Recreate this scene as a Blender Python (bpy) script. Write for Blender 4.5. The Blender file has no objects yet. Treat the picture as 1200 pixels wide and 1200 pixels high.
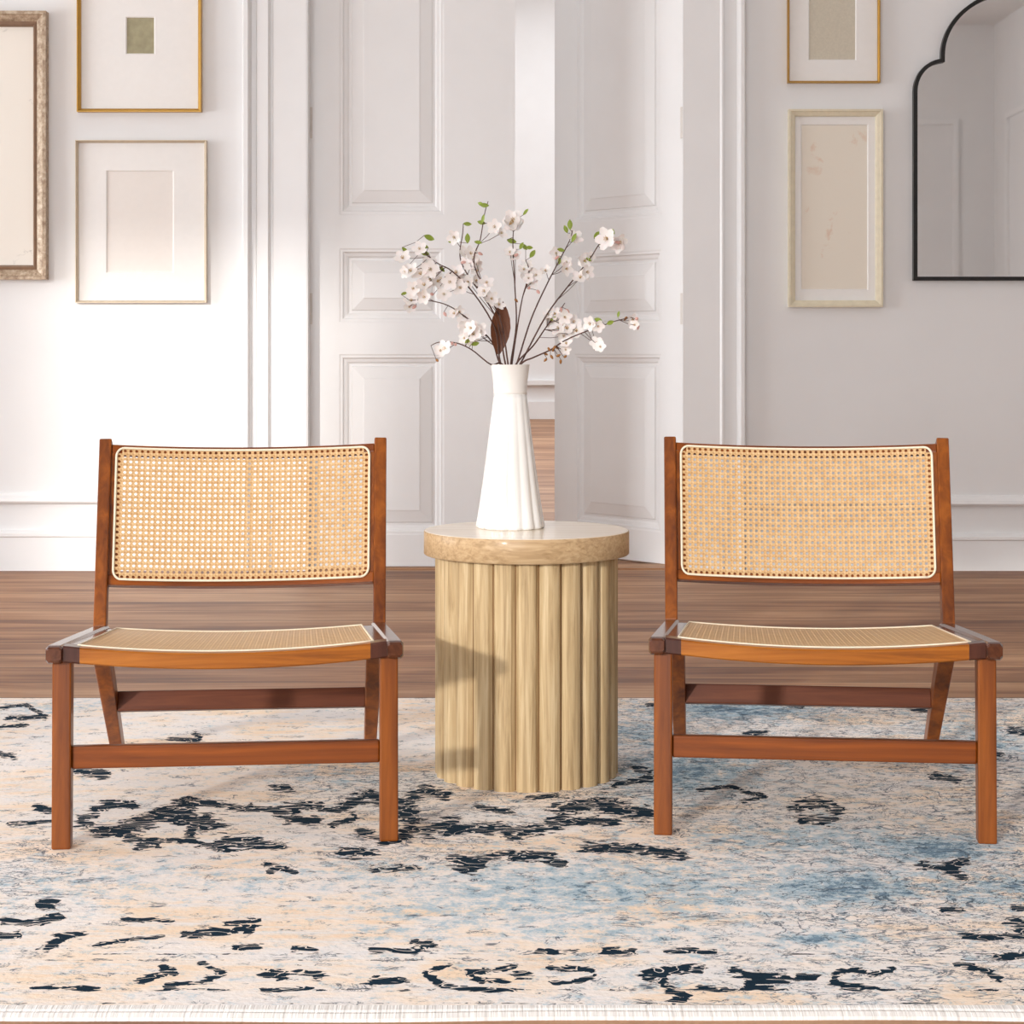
import bpy, bmesh, math, random
import numpy as np
from mathutils import Vector, Matrix
R = random.Random(7)
sc = bpy.context.scene
COL = sc.collection
PI = math.pi
F = 2250.0; CZ = .9034; HY = 410.0
FLOOR = -.010                      # the rug's top is z = 0
WY = 7.96                          # front plane of the back wall

def wx(px, D=WY): return (px-600)/F*D
def wz(py, D=WY): return CZ-(py-HY)/F*D

# ------------------------------------------------------------------ helpers
def link(name, me, mat=None, parent=None, loc=None):
    o = bpy.data.objects.new(name, me); COL.objects.link(o)
    if mat is not None: me.materials.append(mat)
    if parent is not None: o.parent = parent
    if loc is not None: o.location = loc
    return o
def build(name, bm, mat, parent=None, bevel=0, smooth=False, loc=None, solid=0):
    me = bpy.data.meshes.new(name)
    bmesh.ops.recalc_face_normals(bm, faces=bm.faces[:])
    bm.to_mesh(me); bm.free()
    if smooth:
        for p in me.polygons: p.use_smooth = True
    o = link(name, me, mat, parent, loc)
    if bevel:
        m = o.modifiers.new('b', 'BEVEL'); m.width = bevel; m.segments = 2; m.limit_method = 'ANGLE'; m.angle_limit = .6
    if solid:
        m = o.modifiers.new('s', 'SOLIDIFY'); m.thickness = solid; m.offset = 0
    return o
def struct(name, bm, mat, **k):
    o = build(name, bm, mat, **k)
    if o.parent is None: o['kind'] = 'structure'
    return o
def empty(name, loc=(0,0,0), rz=0, label=None, cat=None, group=None, kind=None):
    o = bpy.data.objects.new(name, None); COL.objects.link(o)
    o.location = loc; o.rotation_euler = (0,0,rz); o.empty_display_size = .05
    tag(o, label, cat, group, kind); return o
def tag(o, label=None, cat=None, group=None, kind=None):
    if label: o['label'] = label
    if cat: o['category'] = cat
    if group: o['group'] = group
    if kind: o['kind'] = kind
    return o
def box(bm, x0, x1, y0, y1, z0, z1):
    v = [bm.verts.new(p) for p in ((x0,y0,z0),(x1,y0,z0),(x1,y1,z0),(x0,y1,z0),(x0,y0,z1),(x1,y0,z1),(x1,y1,z1),(x0,y1,z1))]
    for f in ((0,3,2,1),(4,5,6,7),(0,1,5,4),(1,2,6,5),(2,3,7,6),(3,0,4,7)): bm.faces.new([v[i] for i in f])
def sweep(bm, pts, secs, caps=True):
    """pts: centres; secs: list of lists of offset vectors (same count)"""
    rings = []
    for p, s in zip(pts, secs):
        rings.append([bm.verts.new(Vector(p)+Vector(q)) for q in s])
    n = len(rings[0])
    for a, b in zip(rings, rings[1:]):
        for i in range(n):
            bm.faces.new((a[i], a[(i+1)%n], b[(i+1)%n], b[i]))
    if caps:
        bm.faces.new(rings[0][::-1]); bm.faces.new(rings[-1])
    return rings
def beam(bm, p0, p1, w0, d0, w1=None, d1=None, side=(1,0,0)):
    p0 = Vector(p0); p1 = Vector(p1); w1 = w0 if w1 is None else w1; d1 = d0 if d1 is None else d1
    t = (p1-p0).normalized(); s = Vector(side); s = (s-t*s.dot(t)).normalized(); n = t.cross(s)
    def r(w, d): return [s*a*w/2+n*b*d/2 for a, b in ((-1,-1),(1,-1),(1,1),(-1,1))]
    sweep(bm, [p0, p1], [r(w0,d0), r(w1,d1)])
def tube(bm, pts, rad, n=8, closed=False):
    pts = [Vector(p) for p in pts]; m = len(pts)
    rads = rad if isinstance(rad, (list, tuple)) else [rad]*m
    rings = []; ref = None
    for i, p in enumerate(pts):
        if closed: t = (pts[(i+1)%m]-pts[i-1]).normalized()
        else: t = (pts[min(i+1,m-1)]-pts[max(i-1,0)]).normalized()
        if ref is None:
            ref = Vector((0,0,1)) if abs(t.z) < .9 else Vector((1,0,0))
        ref = (ref-t*ref.dot(t)).normalized(); b = t.cross(ref)
        rings.append([bm.verts.new(p+(ref*math.cos(2*PI*k/n)+b*math.sin(2*PI*k/n))*rads[i]) for k in range(n)])
    prs = list(zip(rings, rings[1:]))
    if closed: prs.append((rings[-1], rings[0]))
    for a, c in prs:
        for k in range(n): bm.faces.new((a[k], a[(k+1)%n], c[(k+1)%n], c[k]))
    if not closed:
        bm.faces.new(rings[0][::-1]); bm.faces.new(rings[-1])
def lathe(bm, prof, n=64, fr=None, cap0=True, cap1=False):
    rings = []
    for r, z in prof:
        ring = []
        for k in range(n):
            a = 2*PI*k/n; rr = r if fr is None else fr(r, z, a)
            ring.append(bm.verts.new((rr*math.cos(a), rr*math.sin(a), z)))
        rings.append(ring)
    for a, b in zip(rings, rings[1:]):
        for k in range(n): bm.faces.new((a[k], a[(k+1)%n], b[(k+1)%n], b[k]))
    if cap0: bm.faces.new(rings[0][::-1])
    if cap1: bm.faces.new(rings[-1])
def post(bm, p0, p1, w0, d0, w1, d1):
    sq = ((-1,-1),(1,-1),(1,1),(-1,1))
    sweep(bm, [p0, p1], [[Vector((a*w0/2,c*d0/2,0)) for a, c in sq], [Vector((a*w1/2,c*d1/2,0)) for a, c in sq]])
def NB(): return bmesh.new()

# ------------------------------------------------------------------ materials
class NT:
    def __init__(s, name):
        s.m = bpy.data.materials.new(name); s.m.use_nodes = True
        s.t = s.m.node_tree; s.b = s.t.nodes['Principled BSDF']
    def n(s, kind, **k):
        q = s.t.nodes.new(kind)
        for a, v in k.items():
            if a in q.inputs.keys() if hasattr(q.inputs,'keys') else False: q.inputs[a].default_value = v
            else: setattr(q, a, v)
        return q
    def l(s, a, b): s.t.links.new(a, b)
    def coord(s, scale=(1,1,1), which='Object', rot=(0,0,0), loc=(0,0,0)):
        c = s.n('ShaderNodeTexCoord'); m = s.n('ShaderNodeMapping')
        m.inputs['Scale'].default_value = scale; m.inputs['Rotation'].default_value = rot; m.inputs['Location'].default_value = loc
        s.l(c.outputs[which], m.inputs['Vector']); return m.outputs['Vector']
    def noise(s, vec, scale=5, detail=4, rough=.5, dist=0):
        q = s.n('ShaderNodeTexNoise'); q.inputs['Scale'].default_value = scale; q.inputs['Detail'].default_value = detail
        q.inputs['Roughness'].default_value = rough; q.inputs['Distortion'].default_value = dist
        s.l(vec, q.inputs['Vector']); return q.outputs['Fac']
    def ramp(s, fac, stops, mode='LINEAR'):
        q = s.n('ShaderNodeValToRGB'); q.color_ramp.interpolation = mode; e = q.color_ramp.elements
        while len(e) < len(stops): e.new(.5)
        for el, (p, c) in zip(e, stops):
            el.position = p; el.color = (c,c,c,1) if isinstance(c, (int,float)) else (*c, 1)
        s.l(fac, q.inputs['Fac']); return q.outputs['Color']
    def math(s, op, a, b=None, c=None, clamp=False):
        q = s.n('ShaderNodeMath', operation=op); q.use_clamp = clamp
        for i, v in enumerate((a, b, c)):
            if v is None: continue
            if isinstance(v, (int,float)): q.inputs[i].default_value = v
            else: s.l(v, q.inputs[i])
        return q.outputs[0]
    def mix(s, fac, a, b, mode='MIX'):
        q = s.n('ShaderNodeMix', data_type='RGBA', blend_type=mode)
        for i, v in ((0,fac),(6,a),(7,b)):
            if isinstance(v, (int,float)): q.inputs[i].default_value = v
            elif isinstance(v, tuple): q.inputs[i].default_value = (*v, 1)
            else: s.l(v, q.inputs[i])
        return q.outputs[2]
    def bump(s, h, strength=.2, dist=.002):
        q = s.n('ShaderNodeBump'); q.inputs['Strength'].default_value = strength; q.inputs['Distance'].default_value = dist
        s.l(h, q.inputs['Height']); s.l(q.outputs['Normal'], s.b.inputs['Normal'])
    def base(s, c):
        if isinstance(c, tuple): s.b.inputs['Base Color'].default_value = (*c, 1)
        else: s.l(c, s.b.inputs['Base Color'])
    def set(s, **k):
        for a, v in k.items(): s.b.inputs[a.replace('_',' ')].default_value = v
def srgb(r, g, b):
    f = lambda c: (c/255/12.92) if c/255 <= .04045 else ((c/255+.055)/1.055)**2.4
    return (f(r), f(g), f(b))
def plain(name, rgb, rough=.5, metal=0, coat=0, noise=.03, ns=40, bump=.05):
    m = NT(name); v = m.coord(); f = m.noise(v, ns, 3)
    c = srgb(*rgb); d = tuple(x*(1-noise*3) for x in c)
    m.base(m.ramp(f, [(.3, d), (.7, c)])); m.set(Roughness=rough, Metallic=metal, Coat_Weight=coat)
    if bump: m.bump(f, bump, .001)
    return m.m
def wood(name, dark, mid, light, axis='x', scale=1, rough=.35, coat=.3, contrast=1):
    m = NT(name); lf = .14 if name in ('oak_rim','oak_slat','oak_top_sunlit') else .35
    st = {'x': (1.2,28,28), 'y': (28,1.2,28), 'z': (28,28,1.2)}[axis]
    v = m.coord(tuple(a*scale for a in st))
    f = m.noise(v, 1.6, 6, .62, .6)
    v2 = m.coord(tuple(a*scale*.25 for a in st)); g = m.noise(v2, 2.0, 3, .5, .3)
    mx = m.math('ADD', m.math('MULTIPLY', f, 1-lf), m.math('MULTIPLY', g, lf))
    lo = .5-.16/contrast; hi = .5+.16/contrast
    m.base(m.ramp(mx, [(lo, srgb(*dark)), (.5, srgb(*mid)), (hi, srgb(*light))]))
    m.set(Roughness=rough, Coat_Weight=coat, Coat_Roughness=.15, Specular_IOR_Level=.3)
    m.bump(f, .12, .001); return m.m
M = {}
M['wall'] = plain('wall_paint', (238,238,238), .55, noise=.01, ns=3, bump=.02)
M['trim'] = plain('trim_paint', (242,242,242), .35, noise=.008, ns=6, bump=.01)
M['ceil'] = plain('ceiling_paint', (242,242,242), .8, noise=.01)
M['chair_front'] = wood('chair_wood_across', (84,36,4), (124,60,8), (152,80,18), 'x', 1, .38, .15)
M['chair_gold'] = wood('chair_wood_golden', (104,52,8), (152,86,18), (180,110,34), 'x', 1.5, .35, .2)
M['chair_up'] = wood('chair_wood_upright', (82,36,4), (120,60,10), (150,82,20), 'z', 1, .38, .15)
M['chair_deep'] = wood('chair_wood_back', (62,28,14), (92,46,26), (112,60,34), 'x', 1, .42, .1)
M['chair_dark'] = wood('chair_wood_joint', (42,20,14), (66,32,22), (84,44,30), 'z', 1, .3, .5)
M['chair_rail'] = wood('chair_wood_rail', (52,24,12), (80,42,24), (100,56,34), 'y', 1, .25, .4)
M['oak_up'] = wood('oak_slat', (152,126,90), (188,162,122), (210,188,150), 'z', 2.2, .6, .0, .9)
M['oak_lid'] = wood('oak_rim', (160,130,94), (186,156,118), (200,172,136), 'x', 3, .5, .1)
M['oak_top_lit'] = wood('oak_top_sunlit', (226,210,188), (238,224,204), (244,234,218), 'x', 1.4, .28, .5)  # oak whitened, the sun on the lid is put into the colour
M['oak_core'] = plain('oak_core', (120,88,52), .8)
M['piping'] = plain('cream_piping', (238,226,202), .5, ns=200)
M['gold'] = plain('gold_leaf', (190,146,66), .35, metal=.6, ns=60)
M['champagne'] = plain('champagne_frame', (206,190,166), .4, metal=.2)
M['cream_frame'] = plain('cream_frame', (232,222,196), .45)
M['mat_white'] = plain('white_mat', (244,242,239), .8, noise=.006)
M['black'] = plain('black_metal', (22,21,20), .35)
M['hinge'] = plain('painted_hinge', (228,222,216), .35)
M['stem'] = plain('bark', (92,62,52), .7, ns=90, noise=.1)
M['leaf'] = plain('young_leaf', (150,170,60), .5, ns=60, noise=.1)
M['leaf_dry'] = plain('dry_leaf', (124,72,44), .6, ns=60, noise=.15)
M['anther'] = plain('anther', (200,160,80), .6)
M['bud'] = plain('brown_bud', (166,112,54), .6, ns=90, noise=.12)
M['bud_pink'] = plain('pink_bud', (226,178,168), .6)
def glossy_vase():
    m = NT('vase_glaze'); v = m.coord(); f = m.noise(v, 8, 2)
    m.base(m.ramp(f, [(.3, srgb(232,230,226)), (.7, srgb(240,238,235))])); m.set(Roughness=.12, Coat_Weight=.6, Coat_Roughness=.05); return m.m
M['vase'] = glossy_vase()
M['vase_matt'] = plain('vase_collar_glaze', (234,230,225), .4, noise=.01)
def petal():
    m = NT('petal'); v = m.coord(); f = m.noise(v, 60, 2)
    m.base(m.ramp(f, [(.35, srgb(250,238,234)), (.6, srgb(253,250,247))])); m.set(Roughness=.6, Subsurface_Weight=.2, Subsurface_Radius=(.01,.006,.005))
    return m.m
M['petal'] = petal()
def mirror():
    m = NT('mirror_glass'); v = m.coord(); f = m.noise(v, 2, 1)
    m.base(m.ramp(f, [(0, .86), (1, .88)])); m.set(Metallic=1, Roughness=.02); return m.m
M['mirror'] = mirror()
def cane():
    m = NT('cane'); u = m.n('ShaderNodeUVMap').outputs['UV']
    sp = m.n('ShaderNodeSeparateXYZ'); m.l(u, sp.inputs[0])
    a = m.math('SINE', m.math('MULTIPLY', sp.outputs[0], 2*PI*2)); b = m.math('SINE', m.math('MULTIPLY', sp.outputs[1], 2*PI*2))
    d = m.math('SINE', m.math('MULTIPLY', m.math('ADD', sp.outputs[0], sp.outputs[1]), 2*PI))
    h = m.math('ADD', m.math('ADD', a, b), d)
    h = m.math('MULTIPLY_ADD', h, 1/6, .5)
    nz = m.noise(m.coord((1,1,1)), 60, 3)
    hh = m.math('ADD', m.math('MULTIPLY', h, .55), m.math('MULTIPLY', nz, .45))
    m.base(m.ramp(hh, [(.25, srgb(178,134,84)), (.5, srgb(202,164,116)), (.75, srgb(218,188,144))]))
    m.set(Roughness=.45); m.bump(h, .3, .001); return m.m
M['cane'] = cane()
def floor_mat():
    m = NT('plank_floor'); v = m.coord()
    br = m.n('ShaderNodeTexBrick'); m.l(v, br.inputs['Vector'])
    br.inputs['Scale'].default_value = 1; br.inputs['Brick Width'].default_value = 40; br.inputs['Row Height'].default_value = .24
    br.inputs['Mortar Size'].default_value = .005; br.inputs['Mortar Smooth'].default_value = .2
    br.inputs['Color1'].default_value = (.25,.25,.25,1); br.inputs['Color2'].default_value = (.75,.75,.75,1); br.inputs['Mortar'].default_value = (.5,.5,.5,1)
    br.offset = .37
    g = m.noise(m.coord((1.0,11,1)), 1.5, 6, .6, .8)
    g2 = m.noise(m.coord((.35,2.2,1)), 2.2, 3, .5, .5)
    x = m.math('ADD', m.math('MULTIPLY', g, .5), m.math('MULTIPLY', g2, .35))
    x = m.math('ADD', x, m.math('MULTIPLY', br.outputs['Color'], .26))
    c = m.ramp(x, [(.36, srgb(84,50,32)), (.46, srgb(126,82,54)), (.56, srgb(160,116,82)), (.66, srgb(186,144,108))])
    c = m.mix(m.math('MULTIPLY', br.outputs['Fac'], .8), c, srgb(58,36,26))
    m.base(c); m.set(Roughness=.5, Specular_IOR_Level=.3)
    m.bump(m.math('SUBTRACT', g, br.outputs['Fac']), .15, .002); return m.m
M['floor'] = floor_mat()
def rug_mat():
    m = NT('rug_pile')
    at = m.n('ShaderNodeAttribute'); at.attribute_name = 'motif'
    sp = m.n('ShaderNodeSeparateXYZ'); m.l(at.outputs['Vector'], sp.inputs[0])
    navy, blue, line = sp.outputs
    fine = m.noise(m.coord((1,1.5,1)), 75, 3, .6)
    med = m.noise(m.coord((1,1.7,1)), 17, 5, .62, .4)
    big = m.noise(m.coord((1,1.7,1)), 2.6, 4, .55, .6)
    # cream and peach ground
    g = m.math('ADD', m.math('MULTIPLY', big, .75), m.math('MULTIPLY', med, .25))
    c = m.ramp(g, [(.38, srgb(240,236,233)), (.46, srgb(248,241,235)), (.53, srgb(251,236,220)), (.6, srgb(249,226,200))])
    # worn grey white
    w = m.noise(m.coord((.6,3,1), loc=(3,1,0)), 9, 6, .7)
    c = m.mix(m.ramp(w, [(.46, 0.), (.62, .8)]), c, srgb(240,238,238))
    # blue smudges
    bz = m.noise(m.coord((1,1,1), loc=(7,2,0)), 24, 8, .8)
    bl = m.math('ADD', blue, m.math('MULTIPLY', m.math('SUBTRACT', bz, .5), 4.4))
    c = m.mix(m.ramp(bl, [(.2, 0.), (.75, .85)]), c, srgb(168,198,214))
    c = m.mix(m.ramp(bl, [(.95, 0.), (1.5, .7)]), c, srgb(86,122,150))
    # thin drawn outlines
    cn = m.noise(m.coord((1,1.5,1), loc=(1,5,0)), 7.5, 5, .6, 1.2)
    ln = m.math('ABSOLUTE', m.math('SUBTRACT', cn, .5))
    br = m.noise(m.coord((1,1.2,1), loc=(11,5,0)), 20, 3, .6)
    lm = m.math('MULTIPLY', m.ramp(ln, [(.007, 1.), (.014, 0.)]), m.ramp(m.math('ADD', br, line), [(.47, 0.), (.53, 1.)]))
    c = m.mix(m.math('MULTIPLY', lm, .8), c, srgb(70,86,104))
    ln2 = m.math('ABSOLUTE', m.math('SUBTRACT', m.noise(m.coord((1,1.8,1), loc=(4,9,0)), 17, 5, .7, 1.5), .5))
    lm2 = m.math('MULTIPLY', m.ramp(ln2, [(.010, 1.), (.02, 0.)]), m.ramp(m.math('ADD', br, line), [(.47, 0.), (.55, 1.)]))
    c = m.mix(m.math('MULTIPLY', lm2, .75), c, srgb(60,82,102))
    # little dark flecks
    fl = m.noise(m.coord((1,2.2,1), loc=(2,2,0)), 34, 4, .65)
    fm = m.ramp(m.math('ADD', fl, m.math('MULTIPLY', line, .35)), [(.69, 0.), (.71, 1.)])
    c = m.mix(m.math('MULTIPLY', fm, .85), c, srgb(40,58,74))
    # navy motifs, and one stroke of painted shade beside the table
    nv = m.math('ADD', navy, m.math('MULTIPLY', m.math('SUBTRACT', m.noise(m.coord((1,1.9,1), loc=(5,0,0)), 24, 3, .55, 1.0), .5), 4.2))
    hl = m.math('ABSOLUTE', m.math('SUBTRACT', m.noise(m.coord((1,2.2,1), loc=(8,3,0)), 13, 1.5, .5, 1.3), .5))
    nm = m.math('MULTIPLY', m.ramp(nv, [(.2, 0.), (.26, 1.)]), m.ramp(hl, [(.010, 0.), (.016, 1.)]))
    c = m.mix(nm, c, m.mix(fine, srgb(14,32,46), srgb(28,54,72)))
    rim = m.math('SUBTRACT', m.ramp(nv, [(.0, 0.), (.06, 1.)]), nm)
    c = m.mix(m.math('MULTIPLY', rim, .5), c, srgb(240,226,212))
    c = m.mix(.06, c, m.ramp(fine, [(.3, .35), (.7, 1.)]), 'MULTIPLY')
    m.base(c); m.set(Roughness=.95, Specular_IOR_Level=.1); m.bump(fine, .5, .003); return m.m
M['rug'] = rug_mat()
def fringe_mat():
    m = NT('rug_binding'); f = m.noise(m.coord((160,6,1)), 1, 3, .6)
    m.base(m.ramp(f, [(.3, srgb(206,202,198)), (.6, srgb(246,243,240))])); m.set(Roughness=.9); m.bump(f, .8, .004); return m.m
M['fringe'] = fringe_mat()
def art(name, base, spots, scale=6, thr=.62, col=(226,190,170), strokes=False):
    m = NT(name); f = m.noise(m.coord((1,1,1)), scale, 5, .6, .5)
    if strokes:
        ln = m.math('ABSOLUTE', m.math('SUBTRACT', f, .5))
        msk = m.math('MULTIPLY', m.ramp(ln, [(.003,1.),(.01,0.)]), m.ramp(m.noise(m.coord(loc=(3,3,3)), 5, 2), [(.55,0.),(.65,.6)]))
    else: msk = m.ramp(f, [(thr, 0.), (thr+.08, .55)])
    m.base(m.mix(msk, srgb(*base), srgb(*col))); m.set(Roughness=.7); return m.m
M['art_sketch'] = art('sketch_paper', (240,234,224), 0, 4, col=(150,145,140), strokes=True)
M['art_botanic'] = art('botanical_paper', (238,230,216), 0, 9, .6, (222,186,160))
M['art_linen'] = plain('linen_art', (214,206,188), .8, ns=120, noise=.03)
M['art_olive'] = plain('olive_square', (170,162,128), .5, ns=30, noise=.08)
M['art_pale'] = plain('pale_paper', (240,234,228), .8, noise=.006)
def big_frame():
    m = NT('aged_frame'); f = m.noise(m.coord((1,1,1)), 45, 5, .7)
    m.base(m.ramp(f, [(.35, srgb(136,112,90)), (.5, srgb(176,154,130)), (.68, srgb(206,190,168))])); m.set(Roughness=.45, Metallic=.15); m.bump(f, .3, .002); return m.m
M['aged'] = big_frame()
M['aged_dark'] = plain('aged_frame_sight_edge', (140,110,86), .5, ns=40, noise=.08)

# ------------------------------------------------------------------ room shell
XL, XR, YR, CH = -7.0, 4.6, -2.4, 4.0
b = NB(); box(b, XL-.2, XR+.2, YR-.2, 26, FLOOR-.1, FLOOR); struct('floor', b, M['floor'])
b = NB(); box(b, XL-.2, XR+.2, YR-.2, WY+.22, CH, CH+.1); struct('ceiling', b, M['ceil'])
HH = 6.0
b = NB(); box(b, -3.1, 4.1, WY+.22, 26, HH, HH+.1); struct('ceiling_far', b, M['ceil'])
DX0, DX1, DTOP = wx(360, 8.03), wx(803, 8.03), 2.75
b = NB()
box(b, XL, DX0, WY, WY+.22, FLOOR, CH); box(b, DX1, XR, WY, WY+.22, FLOOR, CH); box(b, DX0, DX1, WY, WY+.22, DTOP, CH)
struct('wall_back', b, M['wall'])
LW = (3.7, 7.4, .3, 2.4)       # unseen window added in the left wall for its light: y0 y1 z0 z1
b = NB()
box(b, XL-.2, XL, YR, LW[0], FLOOR, CH); box(b, XL-.2, XL, LW[1], WY, FLOOR, CH)
box(b, XL-.2, XL, LW[0], LW[1], FLOOR, LW[2]); box(b, XL-.2, XL, LW[0], LW[1], LW[3], CH)
struct('wall_left', b, M['wall'])
b = NB(); box(b, XR, XR+.2, YR, WY, FLOOR, CH); struct('wall_right', b, M['wall'])
RW = (-4.4, -.2, .5, 2.6); TW = (-6.85, -5.5, .3, 3.9)  # unseen rear openings, added and shaped to steer the sun
b = NB()
box(b, XL, TW[0], YR-.2, YR, FLOOR, CH); box(b, TW[1], RW[0], YR-.2, YR, FLOOR, CH); box(b, TW[0], TW[1], YR-.2, YR, FLOOR, TW[2]); box(b, TW[0], TW[1], YR-.2, YR, TW[3], CH); box(b, RW[1], XR, YR-.2, YR, FLOOR, CH)
box(b, RW[0], RW[1], YR-.2, YR, FLOOR, RW[2]); box(b, RW[0], RW[1], YR-.2, YR, RW[3], CH)
struct('wall_rear', b, M['wall'])
b = NB()
for y in (LW[0], LW[1]-.06): box(b, XL-.14, XL-.08, y, y+.06, LW[2], LW[3])
for z in (LW[2], LW[3]-.06): box(b, XL-.14, XL-.08, LW[0], LW[1], z, z+.06)
struct('added_window_1', b, M['trim'])  # frame of the added left opening
b = NB()
for x in (RW[0], RW[1]-.06): box(b, x, x+.06, YR-.14, YR-.08, RW[2], RW[3])
for z in (RW[2], RW[3]-.06): box(b, RW[0], RW[1], YR-.14, YR-.08, z, z+.06)
struct('added_window_2', b, M['trim'])  # frame of the wide opening added for sun on chairs and table
b = NB()
for x in (TW[0], TW[1]-.06): box(b, x, x+.06, YR-.14, YR-.08, TW[2], TW[3])
for z in (TW[2], TW[3]-.06): box(b, TW[0], TW[1], YR-.14, YR-.08, z, z+.06)
struct('added_window_3', b, M['trim'])  # frame of the tall opening added for sun on the left wall
# the room beyond the doors
FARY = .9134*F/(491-HY)
b = NB(); box(b, -3, 4, FARY, FARY+.1, FLOOR, HH); box(b, -3.1, -3, WY+.22, FARY, FLOOR, HH); box(b, 4, 4.1, WY+.22, FARY, FLOOR, HH); box(b, -3, 4, WY+.14, WY+.22, CH+.1, HH)
struct('wall_far', b, M['wall'])
b = NB(); box(b, -3, 4, FARY-.04, FARY, FLOOR, .22); box(b, -3, 4, FARY-.07, FARY, .44, .50); struct('baseboard_far', b, M['trim'])
# trims on the back wall
def hprofile(name, x0, x1, prof, mat=None):
    b = NB()
    sweep(b, [(x0,WY,0),(x1,WY,0)], [[Vector((0,-d,z)) for d, z in prof]]*2); return struct(name, b, mat or M['trim'])
LCx, RCx = wx(285), wx(873)
def base_prof(t):
    return [(0,FLOOR),(.026,FLOOR),(.026,t-.028),(.034,t-.024),(.034,t-.012),(.022,t-.004),(.014,t),(0,t)]
bt = wz(621)
hprofile('baseboard_left', XL, LCx, base_prof(bt)); hprofile('baseboard_right', RCx, XR, base_prof(wz(625)))
def rail_prof(z): return [(0,z),(.028,z),(.034,z+.008),(.028,z+.02),(.014,z+.03),(.008,z+.04),(0,z+.042)]
hprofile('trim_1', XL, LCx, rail_prof(wz(589))); hprofile('trim_2', RCx, XR, rail_prof(wz(592)))
def casing(name, pxs, sgn):
    b = NB(); pr = [(wx(p), -d) for p, d in pxs]
    pr = [(pr[0][0], .0)]+pr+[(pr[-1][0], .14), (pr[0][0], .14)] if False else [(pr[0][0], 0.)]+pr+[(pr[-1][0], 0.)]
    sweep(b, [(0,WY,FLOOR),(0,WY,DTOP+.25)], [[Vector((x,y,0)) for x, y in pr]]*2)
    # jamb
    j = DX0 if sgn < 0 else DX1
    box(b, min(j, j-sgn*.012), max(j, j-sgn*.012), WY-.018, WY+.12, FLOOR, DTOP)
    return struct(name, b, M['trim'])
casing('trim_3', [(285,.02),(287,.045),(292,.045),(294,.03),(295,.008),(300,.008),(302,.026),(315,.03),(317,.02),(317.5,.01),(320,.01),(321,.02),(360,.02)][:], -1)
casing('trim_4', [(800,.02),(843,.02),(845,.026),(847,.026),(848,.008),(863,.008),(865,.03),(867,.045),(871,.045),(873,.02)], 1)
b = NB(); box(b, wx(285), wx(873), WY-.03, WY, DTOP, DTOP+.2); struct('trim_5', b, M['trim'])
b = NB(); box(b, DX0, DX1, WY+.02, WY+.2, FLOOR, FLOOR+.006); struct('trim_6', b, M['floor'])

# doors
def nested(bm, x0, x1, z0, z1, T):
    """raised-and-fielded panel inside a rectangular hole, front at y=0 and back at y=T"""
    for sgn, y0 in ((1,0),(-1,T)):
        loops = [(0,0),(.006,.002),(.014,.002),(.02,.010),(.032,.012),(.04,.018),(.05,.018),(.054,.012),(.1,.004),(.104,.002)]
        prev = None
        for i, d in loops:
            y = y0+sgn*d
            ring = [bm.verts.new((x,y,z)) for x, z in ((x0+i,z0+i),(x1-i,z0+i),(x1-i,z1-i),(x0+i,z1-i))]
            if prev:
                for k in range(4): bm.faces.new((prev[k], prev[(k+1)%4], ring[(k+1)%4], ring[k]))
            prev = ring
        bm.faces.new(prev)
def door_leaf(name, W, H, px0, px1, rows, loc, rz, hs, knob=False):
    b = NB(); T = .045
    zs = [0]+[z for r in rows for z in r]+[H]
    box(b, 0, px0, 0, T, 0, H); box(b, px1, W, 0, T, 0, H)
    for i in range(0, len(zs), 2): box(b, px0, px1, 0, T, zs[i], zs[i+1])
    for z0, z1 in rows: nested(b, px0, px1, z0, z1, T)
    o = struct(name, b, M['trim'], loc=loc); o.rotation_euler = (0,0,rz)
    for z in hs:
        h = NB(); x = hs_x = (0 if rz == 0 else W)
        tube(h, [(x, -.008, z), (x, -.008, z+.13)], .009, 10); box(h, x-.02, x+.02, -.002, .001, z, z+.13)
        build('hinge', h, M['hinge'], o)
    return o
D8 = 8.03
def zr(y): return wz(y, D8)-FLOOR-.008
rows = [(zr(627), zr(415)), (zr(378), zr(291)), (zr(252), 2.55)]
door_leaf('door_1', wx(603,D8)-DX0, DTOP+.0, wx(397,D8)-DX0, wx(520,D8)-DX0, rows, (DX0+.002, D8, FLOOR+.008), 0, (zr(380), zr(162)))
th = math.radians(50); Wd = .82
# hinge on the right: leaf runs from its free edge to the hinge
hx, hy = DX1-.005, D8
door_leaf('door_2', Wd, DTOP, .135, Wd-.135, rows, (hx-Wd*math.cos(th), hy+Wd*math.sin(th), FLOOR+.008), -th, (zr(380), zr(162)))

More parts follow.
